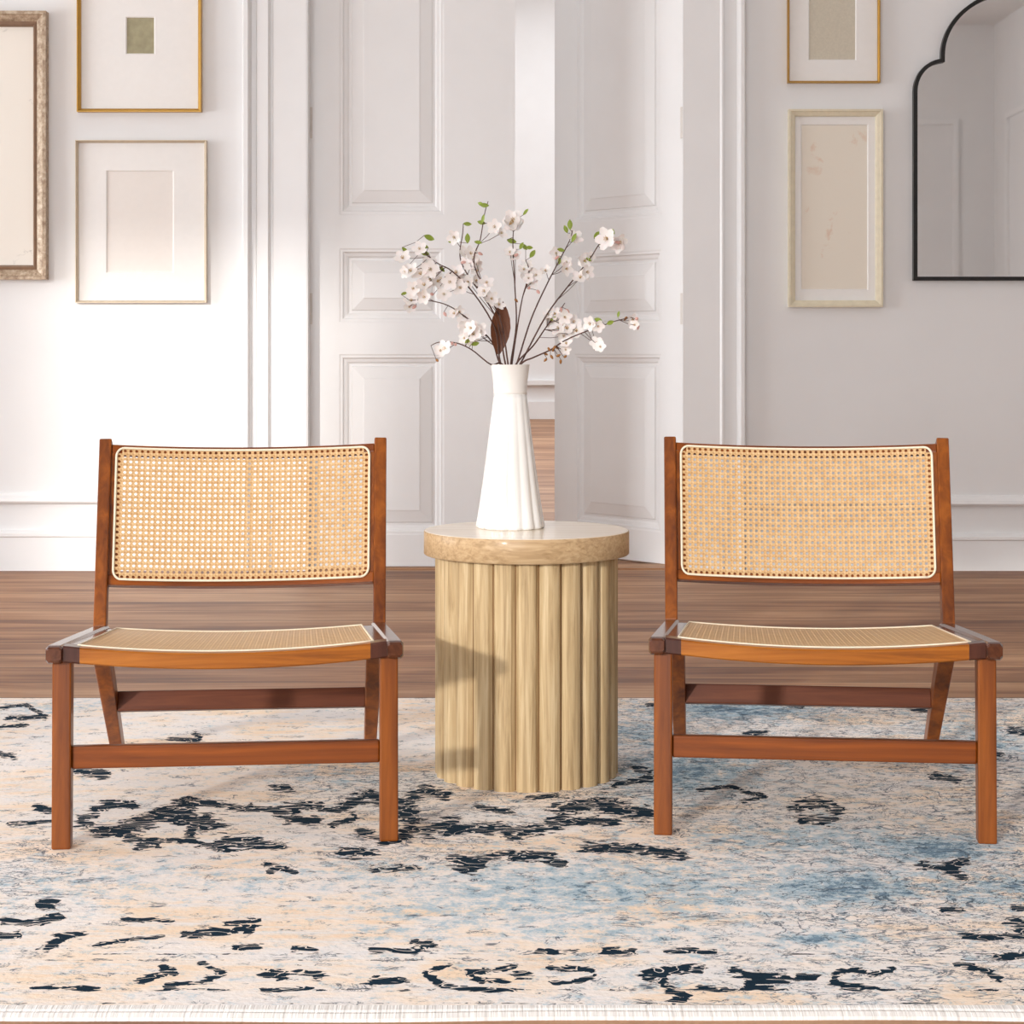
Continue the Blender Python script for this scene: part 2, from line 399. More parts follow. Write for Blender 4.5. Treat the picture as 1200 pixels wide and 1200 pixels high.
# ------------------------------------------------------------------ pictures
def frame(name, px0, px1, py0, py1, w, depth, fm, label, cat='picture', inner=None, matm=None, window=None, artm=None, sight=None, D=WY):
    x0, x1, z0, z1 = wx(px0), wx(px1), wz(py1), wz(py0)
    cx, cz = (x0+x1)/2, (z0+z1)/2; hw, hh = (x1-x0)/2, (z1-z0)/2
    t = empty(name, (cx, WY, cz), 0, label, cat, 'framed pictures on the back wall')
    b = NB()
    loops = [(0,0),(0,-depth),(w*.3,-depth),(w*.4,-depth*.86),(w*.8,-depth*.72),(w,-depth*.6),(w,-.004)]
    prev = None
    for i, y in loops:
        ring = [b.verts.new((x,y,z)) for x, z in ((-hw+i,-hh+i),(hw-i,-hh+i),(hw-i,hh-i),(-hw+i,hh-i))]
        if prev:
            for k in range(4): b.faces.new((prev[k], prev[(k+1)%4], ring[(k+1)%4], ring[k]))
        prev = ring
    build('frame', b, fm, t)
    if sight:
        b = NB(); s = w
        for a in (0, 1):
            pass
        prev = None
        for i, y in ((s-.002,-depth*.62),(s+sight*.5,-depth*.7),(s+sight,-depth*.3),(s+sight,-.004)):
            ring = [b.verts.new((x,y,z)) for x, z in ((-hw+i,-hh+i),(hw-i,-hh+i),(hw-i,hh-i),(-hw+i,hh-i))]
            if prev:
                for k in range(4): b.faces.new((prev[k], prev[(k+1)%4], ring[(k+1)%4], ring[k]))
            prev = ring
        build('sight_edge', b, M['aged_dark'], t)
    iw, ih = hw-w*.98, hh-w*.98
    if window:
        a0, a1, c0, c1 = wx(window[0])-cx, wx(window[1])-cx, wz(window[3])-cz, wz(window[2])-cz
        a1 = min(a1, iw); 
        b = NB(); y = -.010
        o = [(-iw,-ih),(iw,-ih),(iw,ih),(-iw,ih)]; q = [(a0,c0),(a1,c0),(a1,c1),(a0,c1)]; e = .004
        q2 = [(a0+e,c0+e),(a1-e,c0+e),(a1-e,c1-e),(a0+e,c1-e)]
        ro = [b.verts.new((x,y,z)) for x, z in o]; ri = [b.verts.new((x,y,z)) for x, z in q]; r2 = [b.verts.new((x,y+.005,z)) for x, z in q2]
        for A, B in ((ro,ri),(ri,r2)):
            for k in range(4): b.faces.new((A[k],A[(k+1)%4],B[(k+1)%4],B[k]))
        build('mat_board', b, matm, t)
        b = NB(); box(b, a0, a1, -.0045, -.001, c0, c1); build('artwork', b, artm, t)
    else:
        b = NB(); box(b, -iw, iw, -.008, -.002, -ih, ih); build('artwork', b, artm, t)
    return t
frame('picture_frame', -170, 57, 15, 328, wx(612)-wx(600)+.0, .05, M['aged'], 'large aged taupe frame with cream sketch, at the left edge of the photo', artm=M['art_sketch'], sight=.018)
frame('picture_frame', 92, 237, -70, 132, .014, .035, M['gold'], 'thin gold frame with a small olive square on a white mat, above the pale frame', window=(148,182,20,64), matm=M['mat_white'], artm=M['art_olive'])
frame('picture_frame', 90, 243, 165, 355, .010, .03, M['champagne'], 'pale champagne frame with an empty white mat, below the olive square picture', window=(125,204,200,320), matm=M['mat_white'], artm=M['art_pale'])
frame('picture_frame', 922, 1030, -90, 98, .009, .03, M['gold'], 'thin gold frame with linen coloured panel in a white mat, above the cream frame', window=(947,1003,-60,71), matm=M['mat_white'], artm=M['art_linen'])
frame('picture_frame', 923, 1033, 129, 360, .028, .035, M['cream_frame'], 'cream frame with faint botanical print, beside the arched mirror', window=(938,1017,146,340), matm=M['mat_white'], artm=M['art_botanic'])
# mirror
def mirror_outline(off):
    pts = []
    cx = 1195
    L = [(1069,329)]
    L.append((1069,108))
    for k in range(1, 10):
        a = PI-(PI/2)*k/10; L.append((1104+35*math.cos(a), 108-38*math.sin(a)))
    L.append((1101,70))
    for k in range(0, 25):
        a = PI-(PI/2)*k/24; L.append((1195+94*math.cos(a), 66-78*math.sin(a)))
    R_ = [(2*cx-x, y) for x, y in L[::-1]]
    P = [Vector((wx(x), wz(y))) for x, y in L+R_[1:]]
    n = len(P); out = []
    for i in range(n):
        a, p, c = P[i-1], P[i], P[(i+1)%n]
        e1 = (p-a).normalized(); e2 = (c-p).normalized()
        n1 = Vector((e1.y,-e1.x)); n2 = Vector((e2.y,-e2.x)); m = (n1+n2); m = m.normalized()/max(.5, m.normalized().dot(n1))
        out.append(p+m*off)
    return out
o0 = mirror_outline(0); mc = Vector((wx(1195), WY, wz(329)))
t = empty('wall_mirror', mc, 0, 'arched mirror with stepped shoulders and a thin black frame on the right wall', 'mirror')
inn = mirror_outline(.016)
b = NB()
rings = []
for P, y in ((o0,0),(o0,-.03),(inn,-.03),(inn,-.006)):
    rings.append([b.verts.new((p.x-mc.x, y, p.y-mc.z)) for p in P])
n = len(o0)
for A, B in zip(rings, rings[1:]):
    for k in range(n): b.faces.new((A[k],A[(k+1)%n],B[(k+1)%n],B[k]))
build('frame', b, M['black'], t)
b = NB(); vs = [b.verts.new((p.x-mc.x, -.008, p.y-mc.z)) for p in inn]; b.faces.new(vs)
f2 = [b.verts.new((p.x-mc.x, -.002, p.y-mc.z)) for p in inn]; b.faces.new(f2[::-1])
for k in range(n): b.faces.new((vs[k],vs[(k+1)%n],f2[(k+1)%n],f2[k]))
build('mirror_glass', b, M['mirror'], t)
# what the mirror sees: a panel moulding on the rear wall and the right wall
b = NB()
def rect_mold(b, x0, x1, z0, z1, y, w=.05):
    box(b, x0, x1, y, y+.03, z0, z0+w); box(b, x0, x1, y, y+.03, z1-w, z1); box(b, x0, x0+w, y, y+.03, z0+w, z1-w); box(b, x1-w, x1, y, y+.03, z0+w, z1-w)
rect_mold(b, 1.2, 4.25, .5, 3.1, YR); struct('trim_7', b, M['trim'])
b = NB()
for y0, y1 in ((-1.9, .6), (1.0, 3.4)):
    for z in (.5, 3.05): box(b, XR-.03, XR, y0, y1, z, z+.05)
    for y in (y0, y1-.05): box(b, XR-.03, XR, y, y+.05, .55, 3.05)
struct('trim_8', b, M['trim'])

# ------------------------------------------------------------------ rug
K2 = F*CZ
RX0, RX1, RY0, RY1 = -1.75, 1.75, K2/(1188-HY), K2/(818-HY)
nx, ny = 800, 400
u = np.linspace(-1, 1, nx); xs = 1.75*u*(.55+.45*u*u); ys = np.linspace(RY0+.030, RY1, ny)
X, Y = np.meshgrid(xs, ys)
PX = 600+X*F/Y; PY = HY+K2/Y
strokes = [
 ([(95,960),(130,941),(155,945)],5),([(95,962),(112,973),(150,976)],6),([(150,976),(165,990),(180,985)],6),([(150,970),(190,955),(215,942)],8),
 ([(190,955),(235,962),(252,967)],8),([(215,938),(270,945),(292,948)],4),([(218,940),(226,960),(222,985)],4),([(200,984),(262,993)],3),([(255,990),(330,992)],5),([(265,986),(300,985)],5),
 ([(325,951),(345,945),(372,945)],5),([(345,950),(340,960),(366,962)],6),([(372,948),(410,950),(418,958),(390,967)],3),([(300,948),(330,950)],3),
 ([(405,945),(430,930),(450,940)],6),([(450,937),(475,950),(482,962)],9),([(470,940),(500,925),(520,932)],6),([(425,975),(450,985),(490,975),(515,970)],5),([(500,977),(530,962)],6),([(530,975),(590,970),(600,975)],6),
 ([(88,904),(120,908)],5),([(322,923),(336,923)],4),([(10,965),(60,962)],2),([(46,946),(58,950)],4),([(315,1022),(330,1017),(345,1022)],2.5),([(400,998),(435,1000)],5),([(440,1018),(485,1017)],4),
 ([(535,1006),(560,1015),(545,1020)],6),([(560,1005),(600,1000)],4),([(310,1013),(330,1014)],2),
 ([(5,1078),(40,1083),(70,1075)],4),([(0,1097),(22,1095)],4),([(55,1110),(75,1096),(95,1095)],5),([(50,1062),(60,1060)],5),([(145,1076),(200,1079)],2.5),([(110,1108),(160,1100),(190,1097)],2),
 ([(215,1095),(260,1092),(290,1085)],4),([(265,1082),(300,1080),(290,1092)],3.5),([(275,1109),(302,1110)],3),([(345,1112),(370,1113)],3),([(435,1113),(485,1115)],2.5),([(493,1107),(500,1107)],6),
 ([(165,1149),(190,1142),(192,1134),(205,1140)],3.5),([(235,1128),(262,1140),(235,1152),(195,1155)],2.5),([(312,1142),(330,1143)],5),([(350,1138),(376,1143)],5),([(37,1158),(115,1158)],2.5),([(310,1160),(365,1159)],2.5),
 ([(435,1153),(475,1146)],5),([(525,1132),(497,1140),(520,1157),(600,1160)],3),([(600,1135),(552,1140),(560,1150),(590,1151)],3.5),
 ([(0,830),(30,826),(50,838)],2),([(10,842),(52,840)],3),([(0,883),(15,887)],3),([(200,866),(235,868),(228,858)],2.5),([(0,852),(30,850)],2),
 ([(600,976),(640,970),(660,960)],8),([(660,946),(700,942),(755,955)],9),([(665,961),(720,964)],5),([(722,918),(760,913)],4),([(690,993),(740,995),(800,1002)],6),([(600,1005),(640,1003),(655,1012)],6),  # the short stroke just right of the table foot is painted shadow
 ([(820,925),(860,923),(895,933),(870,938)],2.5),([(935,945),(960,942),(980,950)],6),([(940,960),(975,960)],5),([(1080,1013),(1100,1018),(1130,1008)],5),([(1112,1018),(1130,1030)],4),([(1110,1067),(1122,1067)],5),
 ([(1130,1097),(1200,1098)],4),([(1188,1080),(1200,1090)],7),([(1190,1064),(1200,1066)],4),([(875,858),(896,858)],3),([(925,826),(940,827)],3),([(1070,832),(1090,833)],2.5),([(1150,880),(1170,884)],4),([(1185,855),(1200,858)],5),([(1095,910),(1120,914)],4),
 ([(630,1115),(672,1115)],3),([(710,1114),(740,1114)],3),([(780,1115),(835,1115)],3),([(605,1143),(618,1143)],5),([(645,1135),(690,1137),(697,1143),(680,1150),(650,1152)],3),
 ([(760,1145),(780,1137),(818,1136)],5.5),([(775,1145),(785,1160),(805,1170),(790,1175)],4),([(860,1137),(880,1142),(918,1148)],5),([(880,1152),(900,1152)],5),([(937,1145),(955,1145)],4),
 ([(1010,1138),(985,1138),(975,1150),(990,1157),(1025,1157)],3.5),([(1022,1142),(1045,1137)],3),([(1125,1130),(1155,1137),(1172,1150)],3.5),([(1170,1122),(1195,1122)],4),([(820,1158),(848,1160)],3),
 ([(760,825),(775,826)],2.5),([(745,900),(760,905)],3),([(620,935),(650,932)],3),([(560,945),(600,952)],3),
]
Fd = np.full(X.shape, -1.0)
for pts, w in strokes:
    w = w*1.15
    for (ax, ay), (bx, by) in zip(pts, pts[1:]):
        lo = (PX > min(ax,bx)-4*w-6) & (PX < max(ax,bx)+4*w+6) & (PY > min(ay,by)-3*w-4) & (PY < max(ay,by)+3*w+4)
        px = PX[lo]; py = PY[lo]
        # stretched metric: the rug is seen at a slant
        s = .62
        dx, dy = (bx-ax)*s, by-ay
        qx, qy = (px-ax)*s, py-ay
        L2 = dx*dx+dy*dy+1e-6
        tt = np.clip((qx*dx+qy*dy)/L2, 0, 1)
        d = np.hypot(qx-tt*dx, qy-tt*dy)
        Fd[lo] = np.maximum(Fd[lo], 1.05-d/w*1.0)
Fd = np.clip(Fd, -1, 1.1)
def blobs(L):
    A = np.zeros(X.shape)
    for cx, cy, rx, ry, a in L:
        A = np.maximum(A, a*np.exp(-(((PX-cx)/rx)**2+((PY-cy)/ry)**2)))
    return A
Bl = blobs([(700,1040,260,36,.6),(560,1065,150,25,.45),(860,832,110,12,.9),(800,905,90,28,.8),(1100,995,80,16,1.0),(990,1040,110,22,.9),(1160,1040,90,25,.6),(90,1035,120,30,.35),
   (240,1030,160,22,.3),(440,1020,80,18,.5),(750,860,60,16,.6),(1150,870,70,30,.5),(60,830,60,8,.5),(400,910,90,20,.35),(480,1090,60,12,.4),(960,1100,60,8,.8),(700,1090,120,14,.4),(950,985,160,20,.5)])
Bl += .12/(1+np.exp(-(X+.1)*9))
Ln = blobs([(430,920,110,28,.22),(760,900,120,60,.2),(660,925,160,20,.25),(1150,900,80,70,.22),(900,840,300,18,.15),(500,960,160,30,.12),(1120,1050,140,50,.15),(30,1020,80,50,.12),(470,1000,110,25,.14),(600,1110,700,50,-.02)])
Ln += -.05+.08/(1+np.exp(-(X-.2)*9))
# border lines that run along the front edge
for vy, a in ((1125,.9),(1118,.75),(1160,.7),(1176,.8)):
    yl = K2/(vy-HY); Ln = np.where(np.abs(Y-yl) < .0045, np.maximum(Ln, .0), Ln); Fd = np.where(np.abs(Y-yl) < .0032, np.maximum(Fd, a*(.12+.3*np.sin(X*11+vy)*np.sin(X*23+vy*2))-.05), Fd)
me = bpy.data.meshes.new('rug')
Z = np.zeros(X.shape)
co = np.stack([X, Y, Z], -1).reshape(-1, 3).astype(np.float32)
idx = np.arange(nx*ny).reshape(ny, nx)
quads = np.stack([idx[:-1,:-1], idx[:-1,1:], idx[1:,1:], idx[1:,:-1]], -1).reshape(-1, 4)
me.vertices.add(len(co)); me.vertices.foreach_set('co', co.ravel())
me.loops.add(quads.size); me.loops.foreach_set('vertex_index', quads.ravel().astype(np.int32))
me.polygons.add(len(quads)); me.polygons.foreach_set('loop_start', (np.arange(len(quads))*4).astype(np.int32))
try: me.polygons.foreach_set('loop_total', np.full(len(quads), 4, dtype=np.int32))
except Exception: pass
me.update(calc_edges=True)
at = me.attributes.new('motif', 'FLOAT_VECTOR', 'POINT')
at.data.foreach_set('vector', np.stack([Fd, Bl, Ln*1.6], -1).reshape(-1, 3).astype(np.float32).ravel())
pile = link('pile', me, M['rug'])
rug = empty('area_rug', (0, (RY0+RY1)/2, FLOOR), 0, 'cream and peach area rug with distressed navy and pale blue pattern under both chairs', 'rug')
pile.parent = rug; pile.location = (0, -(RY0+RY1)/2, -FLOOR)
b = NB(); box(b, RX0, RX1, RY0+.030-(RY0+RY1)/2, RY1-(RY0+RY1)/2, 0, -FLOOR-.0012); build('backing', b, M['fringe'], rug)
b = NB()
N = 260
top = []
for k in range(N+1):
    x = RX0+(RX1-RX0)*k/N; wv = .004*math.sin(x*5)+.002*math.sin(x*13+1)
    yc = -(RY0+RY1)/2
    top.append([b.verts.new((x, yc+RY0+.033, .0)), b.verts.new((x, yc+RY0+.033, .0105)), b.verts.new((x, yc+RY0+.022+wv, .0095)), b.verts.new((x, yc+RY0+.018+wv, .0075)), b.verts.new((x, yc+RY0+.01+wv, .0085)), b.verts.new((x, yc+RY0+.0+wv, .005)), b.verts.new((x, yc+RY0+.0+wv, .0))])
for A, B in zip(top, top[1:]):
    for i in range(7): b.faces.new((A[i], B[i], B[(i+1)%7], A[(i+1)%7]))
b.faces.new(top[0]); b.faces.new(top[-1][::-1])
tag(build('binding', b, M['fringe'], rug), 'white stitched binding along the front edge')

# ------------------------------------------------------------------ chairs
def cane_panel(P, nu, nv, hole=.235, skip=()):
    """P(u,v) with u,v in 0..1; every cell has an eight-cornered hole"""
    bm = NB(); uvl = bm.loops.layers.uv.new('UVMap')
    grid = {}
    def gv(i, j):
        if (i,j) not in grid: grid[i,j] = bm.verts.new(P(i/nu, j/nv))
        return grid[i,j]
    for i in range(nu):
        for j in range(nv):
            if (i,j) in skip: continue
            c = [(0,0),(1,0),(1,1),(0,1)]
            C4 = [gv(i+a, j+b_) for a, b_ in c]
            O = []; ouv = []
            for k in range(8):
                a = -PI/2-PI/8+k*PI/4
                uu, vv = i+.5+hole*1.08*math.cos(a), j+.5+hole*1.08*math.sin(a)
                O.append(bm.verts.new(P(uu/nu, vv/nv))); ouv.append((uu,vv))
            cuv = [(i+a, j+b_) for a, b_ in c]
            for s in range(4):
                e = (s+1)%4
                # side face
                o1, o2 = (2*s)%8, (2*s+1)%8
                f = bm.faces.new((C4[s], C4[e], O[o2], O[o1]))
                for lp, q in zip(f.loops, (cuv[s], cuv[e], ouv[o2], ouv[o1])): lp[uvl].uv = q
                o3 = (2*s-1)%8
                f = bm.faces.new((C4[s], O[o1], O[o3]))
                for lp, q in zip(f.loops, (cuv[s], ouv[o1], ouv[o3])): lp[uvl].uv = q
    return bm
def make_chair(loc, rz, label):
    t = empty('accent_chair', loc, rz, label, 'chair', 'rattan accent chairs on the rug')
    # front legs
    for s in (-1, 1):
        b = NB(); post(b, (s*.296, .020, 0), (s*.296, .034, .345), .034, .036, .034, .042); build('leg', b, M['chair_up'], t, bevel=.003)
    for s in (-1, 1):
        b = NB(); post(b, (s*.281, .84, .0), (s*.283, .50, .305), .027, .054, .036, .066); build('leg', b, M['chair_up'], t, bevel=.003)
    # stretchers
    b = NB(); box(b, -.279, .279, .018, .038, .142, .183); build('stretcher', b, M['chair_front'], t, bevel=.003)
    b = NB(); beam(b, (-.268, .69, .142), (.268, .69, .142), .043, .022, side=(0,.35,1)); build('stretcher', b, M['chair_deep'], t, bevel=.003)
    # side rails
    zt = lambda d: .372-.088*d
    for s in (-1, 1):
        b = NB(); pts = []; secs = []
        for d, hh in ((-.016,.010),(-.012,.014),(-.004,.0165),(.01,.017),(.3,.018),(.625,.018),(.64,.016)):
            pts.append((s*(.3067-.012*max(d,0)/.6), d, zt(d)-.0185)); w = .0155 if d > -.01 else .0135
            secs.append([Vector((a*w, 0, c*hh)) for a, c in ((-1,-.7),(-.7,-1),(.7,-1),(1,-.7),(1,.7),(.7,1),(-.7,1),(-1,.7))])
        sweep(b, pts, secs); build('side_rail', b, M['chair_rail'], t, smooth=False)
    # front seat rail, bowed down in the middle, and its dark ends
    SAG = .017
    def seatz(x, d): return zt(d)-.004-SAG*(1-(x/.29)**2)*(1 if d < .1 else 1-.25*(d-.1)/.5)
    b = NB(); pts = []; secs = []
    for k in range(25):
        x = -.262+.524*k/24; pts.append((x, .012, seatz(x,0)-.014)); secs.append([Vector((0,a*.016,c*.0145)) for a, c in ((-1,-.8),(-.8,-1),(1,-1),(1,1),(-.8,1),(-1,.8))])
    sweep(b, pts, secs); build('front_rail', b, M['chair_gold'], t)
    for s in (-1, 1):
        b = NB(); x0, x1 = (s*.2915, s*.262); 
        z0, z1 = seatz(x0,0), seatz(x1,0)
        sweep(b, [(x0,.012,z0-.014),(x1,.012,z1-.014)], [[Vector((0,a*.0163,c*.0150)) for a, c in ((-1,-.8),(-.8,-1),(1,-1),(1,1),(-.8,1),(-1,.8))]]*2)
        tag(build('rail_end', b, M['chair_dark'], t), 'dark stained joint at the end of the front rail')
    # rear seat rail
    b = NB(); pts = []; secs = []
    for k in range(17):
        x = -.275+.55*k/16; pts.append((x, .575, seatz(x,.57)-.014)); secs.append([Vector((0,a*.012,c*.012)) for a, c in ((-1,-1),(1,-1),(1,1),(-1,1))])
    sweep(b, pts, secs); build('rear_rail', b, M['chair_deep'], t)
    # seat side members
    for s in (-1, 1):
        b = NB(); pts = []; secs = []
        for k in range(8):
            d = .028+.535*k/7; x = s*(.279-.012*d/.6); pts.append((x, d, seatz(x,d)-.009)); secs.append([Vector((a*.0125,0,c*.0095)) for a, c in ((-1,-1),(1,-1),(1,1),(-1,1))])
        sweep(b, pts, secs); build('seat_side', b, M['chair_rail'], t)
    def PS(u, v):
        d = .022+.548*v; x = (u-.5)*2*(.268-.012*d/.6); return (x, d, seatz(x,d)+.0015)
    o = build('seat', cane_panel(PS, 45, 44, .13), M['cane'], t, solid=.0016)
    tag(o, 'woven cane seat sagging in the middle')
    ring = []
    for k in range(21): ring.append(PS(k/20, 0))
    for k in range(1, 15): ring.append(PS(1, k/15))
    for k in range(21): ring.append(PS(1-k/20, 1))
    for k in range(1, 15): ring.append(PS(0, 1-k/15))
    b = NB(); tube(b, [(x, y, z+.0015) for x, y, z in ring], .0018, 8, True)
    build('seat_piping', b, M['piping'], t, smooth=True)
    # back posts
    B0 = Vector((0, .615, .300)); B1 = Vector((0, .80, .7008)); dr = (B1-B0).normalized(); nrm = Vector((0, dr.z, -dr.y))   # pointing back and down
    for s in (-1, 1):
        b = NB(); beam(b, (s*.2955, B0.y, B0.z+.01), (s*.3035, B1.y, B1.z), .027, .04, .027, .034); build('back_post', b, M['chair_up'], t, bevel=.003)
    # back frame, bowed backward
    L = (B1-B0).length
    def PB(x, h, off=0):       # h: metres along the post
        hw = .283+.006*h/L
        return Vector((x, 0, 0))+B0+dr*h+nrm*(.020*(1-(x/hw)**2)+off)
    h0, h1 = .106, L-.012
    def hw(h): return .2825+.0075*h/L
    for nm, ha, hb in (('top', h1-.0205, h1), ('bottom', h0, h0+.0225)):
        b = NB(); rr = []
        for k in range(29):
            q = -1+2*k/28
            rr.append([b.verts.new(PB(q*hw(h), h, o)) for h, o in ((ha,-.011),(hb,-.011),(hb,.011),(ha,.011))])
        for A, B in zip(rr, rr[1:]):
            for i in range(4): b.faces.new((A[i],A[(i+1)%4],B[(i+1)%4],B[i]))
        b.faces.new(rr[0][::-1]); b.faces.new(rr[-1]); build('back_rail', b, M['chair_front'], t, bevel=.002)
    for s in (-1, 1):
        b = NB(); rr = []
        for k in range(5):
            h = h0+.0225+(h1-.0205-h0-.0225)*k/4
            rr.append([b.verts.new(PB(s*x, h, o)) for x, o in ((hw(h),-.011),(hw(h)-.0225,-.011),(hw(h)-.0225,.011),(hw(h),.011))])
        for A, B in zip(rr, rr[1:]):
            for i in range(4): b.faces.new((A[i],A[(i+1)%4],B[(i+1)%4],B[i]))
        b.faces.new(rr[0][::-1]); b.faces.new(rr[-1]); build('back_stile', b, M['chair_up'], t)
    c0, c1 = h0+.011, h1-.009
    def PC(u, v, off=-.0125):
        h = c0+(c1-c0)*v; x = (u-.5)*2*(hw(h)-.011); return PB(x, h, off)
    nu, nv = 45, 24
    sk = {(0,0),(nu-1,0),(0,nv-1),(nu-1,nv-1)}
    o = build('backrest', cane_panel(PC, nu, nv, .262, sk), M['cane'], t, solid=.0016); tag(o, 'woven cane back panel seen through its small holes')
    # piping with rounded corners
    cr = .045; ring = []
    W_, H_ = 1.0, 1.0; ru, rv = .032, .07
    def arc(cx, cy, a0): return [(cx+ru*math.cos(a0+PI/2*k/6), cy+rv*math.sin(a0+PI/2*k/6)) for k in range(7)]
    seq = [(u_, 0.) for u_ in np.linspace(ru, 1-ru, 24)]+arc(1-ru, rv, -PI/2)+[(1., v_) for v_ in np.linspace(rv, 1-rv, 10)][1:-1]+arc(1-ru, 1-rv, 0)+[(u_, 1.) for u_ in np.linspace(1-ru, ru, 24)][1:-1]+arc(ru, 1-rv, PI/2)+[(0., v_) for v_ in np.linspace(1-rv, rv, 10)][1:-1]+arc(ru, rv, PI)[:-1]
    b = NB(); tube(b, [PC(u_, v_, -.0145) for u_, v_ in seq[1:]], .0026, 8, True); build('back_piping', b, M['piping'], t, smooth=True)
    return t
def copy_tree(o, parent=None):
    c = o.copy(); COL.objects.link(c)
    if parent is not None: c.parent = parent
    for ch in list(o.children): copy_tree(ch, c)
    return c
s0 = 3.505
ch1 = make_chair(((266-600)/642., s0-.01, 0), math.radians(5.6), 'wooden accent chair with cane seat and back, left of the round side table')
ch2 = copy_tree(ch1); D2 = K2/(983-HY)
ch2.location = ((964.5-600)/F*D2, D2-.01, 0); ch2.rotation_euler = (0,0,-math.radians(6.2))
ch2['label'] = 'wooden accent chair with cane seat and back, right of the round side table'

# ------------------------------------------------------------------ side table
TX, TY = .031, 4.11
tb = empty('side_table', (TX, TY, 0), 0, 'round oak side table with a fluted drum base between the two chairs', 'table')
Rb = .1955; NSL = 24
b = NB(); lathe(b, [(Rb-.013,0.002),(Rb-.013,.47)], 48, cap1=True); build('drum', b, M['oak_core'], tb)
wS = 2*(Rb-.015)*math.sin(PI/NSL)-.0016
for k in range(NSL):
    a = -PI/2+2*PI*k/NSL; b = NB()
    ca, sa = math.cos(a), math.sin(a)
    prof = []
    for i in range(9):
        q = -1+2*i/8; tt = q*wS/2; rr = (Rb-.015)+.015*math.sqrt(max(0, 1-(abs(q)**2.2)))
        prof.append((rr, tt))
    prof += [(Rb-.02, wS/2), (Rb-.02, -wS/2)]
    def P(r, tt): return Vector((r*ca-tt*sa, r*sa+tt*ca, 0))
    sweep(b, [(0,0,0),(0,0,.470)], [[P(r,tt) for r, tt in prof]]*2)
    build('slat', b, M['oak_up'], tb)
RL = .2195; TH = .519
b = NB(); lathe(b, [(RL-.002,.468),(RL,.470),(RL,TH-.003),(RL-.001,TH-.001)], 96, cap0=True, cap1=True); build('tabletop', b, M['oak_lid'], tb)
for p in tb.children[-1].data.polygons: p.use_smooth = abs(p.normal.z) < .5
b = NB(); lathe(b, [(RL-.0015,TH-.0012),(RL-.003,TH)], 96, cap0=True, cap1=True); tag(build('top_face', b, M['oak_top_lit'], tb), 'oak top surface with sunlit paleness in its colour')

# ------------------------------------------------------------------ vase
VX, VY = -.0037, 4.15
vs = empty('vase', (VX, VY, TH), 0, 'tall white ceramic vase with fluted sides on the side table', 'vase')
r0, H = .0750, .353; zc = H-.064
def flute(r, z, a):
    k = 1-z/zc
    return r*(1-.06*(.35+.65*k)*(1-abs(math.cos(a*7+.4)))**1.0)
prof = [(r0-.004,0),(r0-.001,.002),(r0,.006)]
for i in range(1, 21):
    q = i/20; prof.append((r0+(.0355-r0)*(q**.86), .006+(zc-.006)*q))
b = NB(); lathe(b, prof, 168, flute, cap0=True, cap1=True); build('body', b, M['vase'], vs, smooth=True)
b = NB(); lathe(b, [(.0345,zc-.001),(.0362,zc+.001),(.0358,zc+.006),(.0375,zc+.03),(.0415,H-.003),(.0420,H),(.0395,H),(.038,H-.01),(.034,zc+.03),(.032,zc+.004)], 64, cap0=False, cap1=True); build('collar', b, M['vase_matt'], vs, smooth=True)
es = vs.children[-1].modifiers.new('e','EDGE_SPLIT'); es.split_angle = .9

# ------------------------------------------------------------------ blossoming branches
def petal_mesh():
    b = NB(); vs_ = []
    # one flower of five cupped petals, radius 1, facing +z
    for k in range(5):
        a0 = 2*PI*k/5; G = []
        for i in range(5):
            r = .1+.9*i/4; w = [.08,.26,.40,.40,.17][i]; row = []
            for j in (-1, -.5, 0, .5, 1):
                x = r-(.06*j*j if i < 4 else .03*j*j-.05*abs(j)); y = j*w; z = .38*(r**1.5)+.12*abs(j)*w+.03*math.sin(5*r+k)
                row.append(b.verts.new((x*math.cos(a0)-y*math.sin(a0), x*math.sin(a0)+y*math.cos(a0), z)))
            G.append(row)
        for A, B in zip(G, G[1:]):
            for j in range(4): b.faces.new((A[j],A[j+1],B[j+1],B[j]))
    return b
def anther_mesh():
    b = NB()
    for k in range(12):
        a = 2*PI*k/12; r = .12 if k % 2 else .2
        p = Vector((r*math.cos(a), r*math.sin(a), .32)); tube(b, [(r*.3*math.cos(a), r*.3*math.sin(a), .02), p], .012, 4)
        bmesh.ops.create_icosphere(b, subdivisions=1, radius=.035, matrix=Matrix.Translation(p))
    return b
def leaf_mesh():
    b = NB(); G = []
    for i in range(7):
        q = i/6; w = .26*math.sin(PI*min(1, q*.96+.03))**.8; z = .25*q*q-.1*q
        G.append([b.verts.new((q, s*w, z+.35*abs(s)*w)) for s in (-1,-.5,0,.5,1)])
    for A, B in zip(G, G[1:]):
        for j in range(4): b.faces.new((A[j],A[j+1],B[j+1],B[j]))
    return b
def bud_mesh():
    b = NB(); lathe(b, [(.05,0),(.22,.15),(.3,.4),(.24,.7),(.06,.98)], 8, cap1=True); return b
def mk(bm, nm, mat, mat2=None):
    me = bpy.data.meshes.new(nm); bmesh.ops.recalc_face_normals(bm, faces=bm.faces[:]); bm.to_mesh(me); bm.free()
    for p in me.polygons: p.use_smooth = True
    me.materials.append(mat); return me
PM = mk(petal_mesh(), 'blossom', M['petal']); AM = mk(anther_mesh(), 'stamens', M['anther']); LM = mk(leaf_mesh(), 'leaf', M['leaf'])
DM = mk(leaf_mesh(), 'dry_leaf', M['leaf_dry']); BM_ = mk(bud_mesh(), 'bud', M['bud']); BP = mk(bud_mesh(), 'bud', M['bud_pink'])
DB = 4.15
def W3(px, py, dd=0): 
    D = DB+dd; return Vector((wx(px, D), D, wz(py, D)))
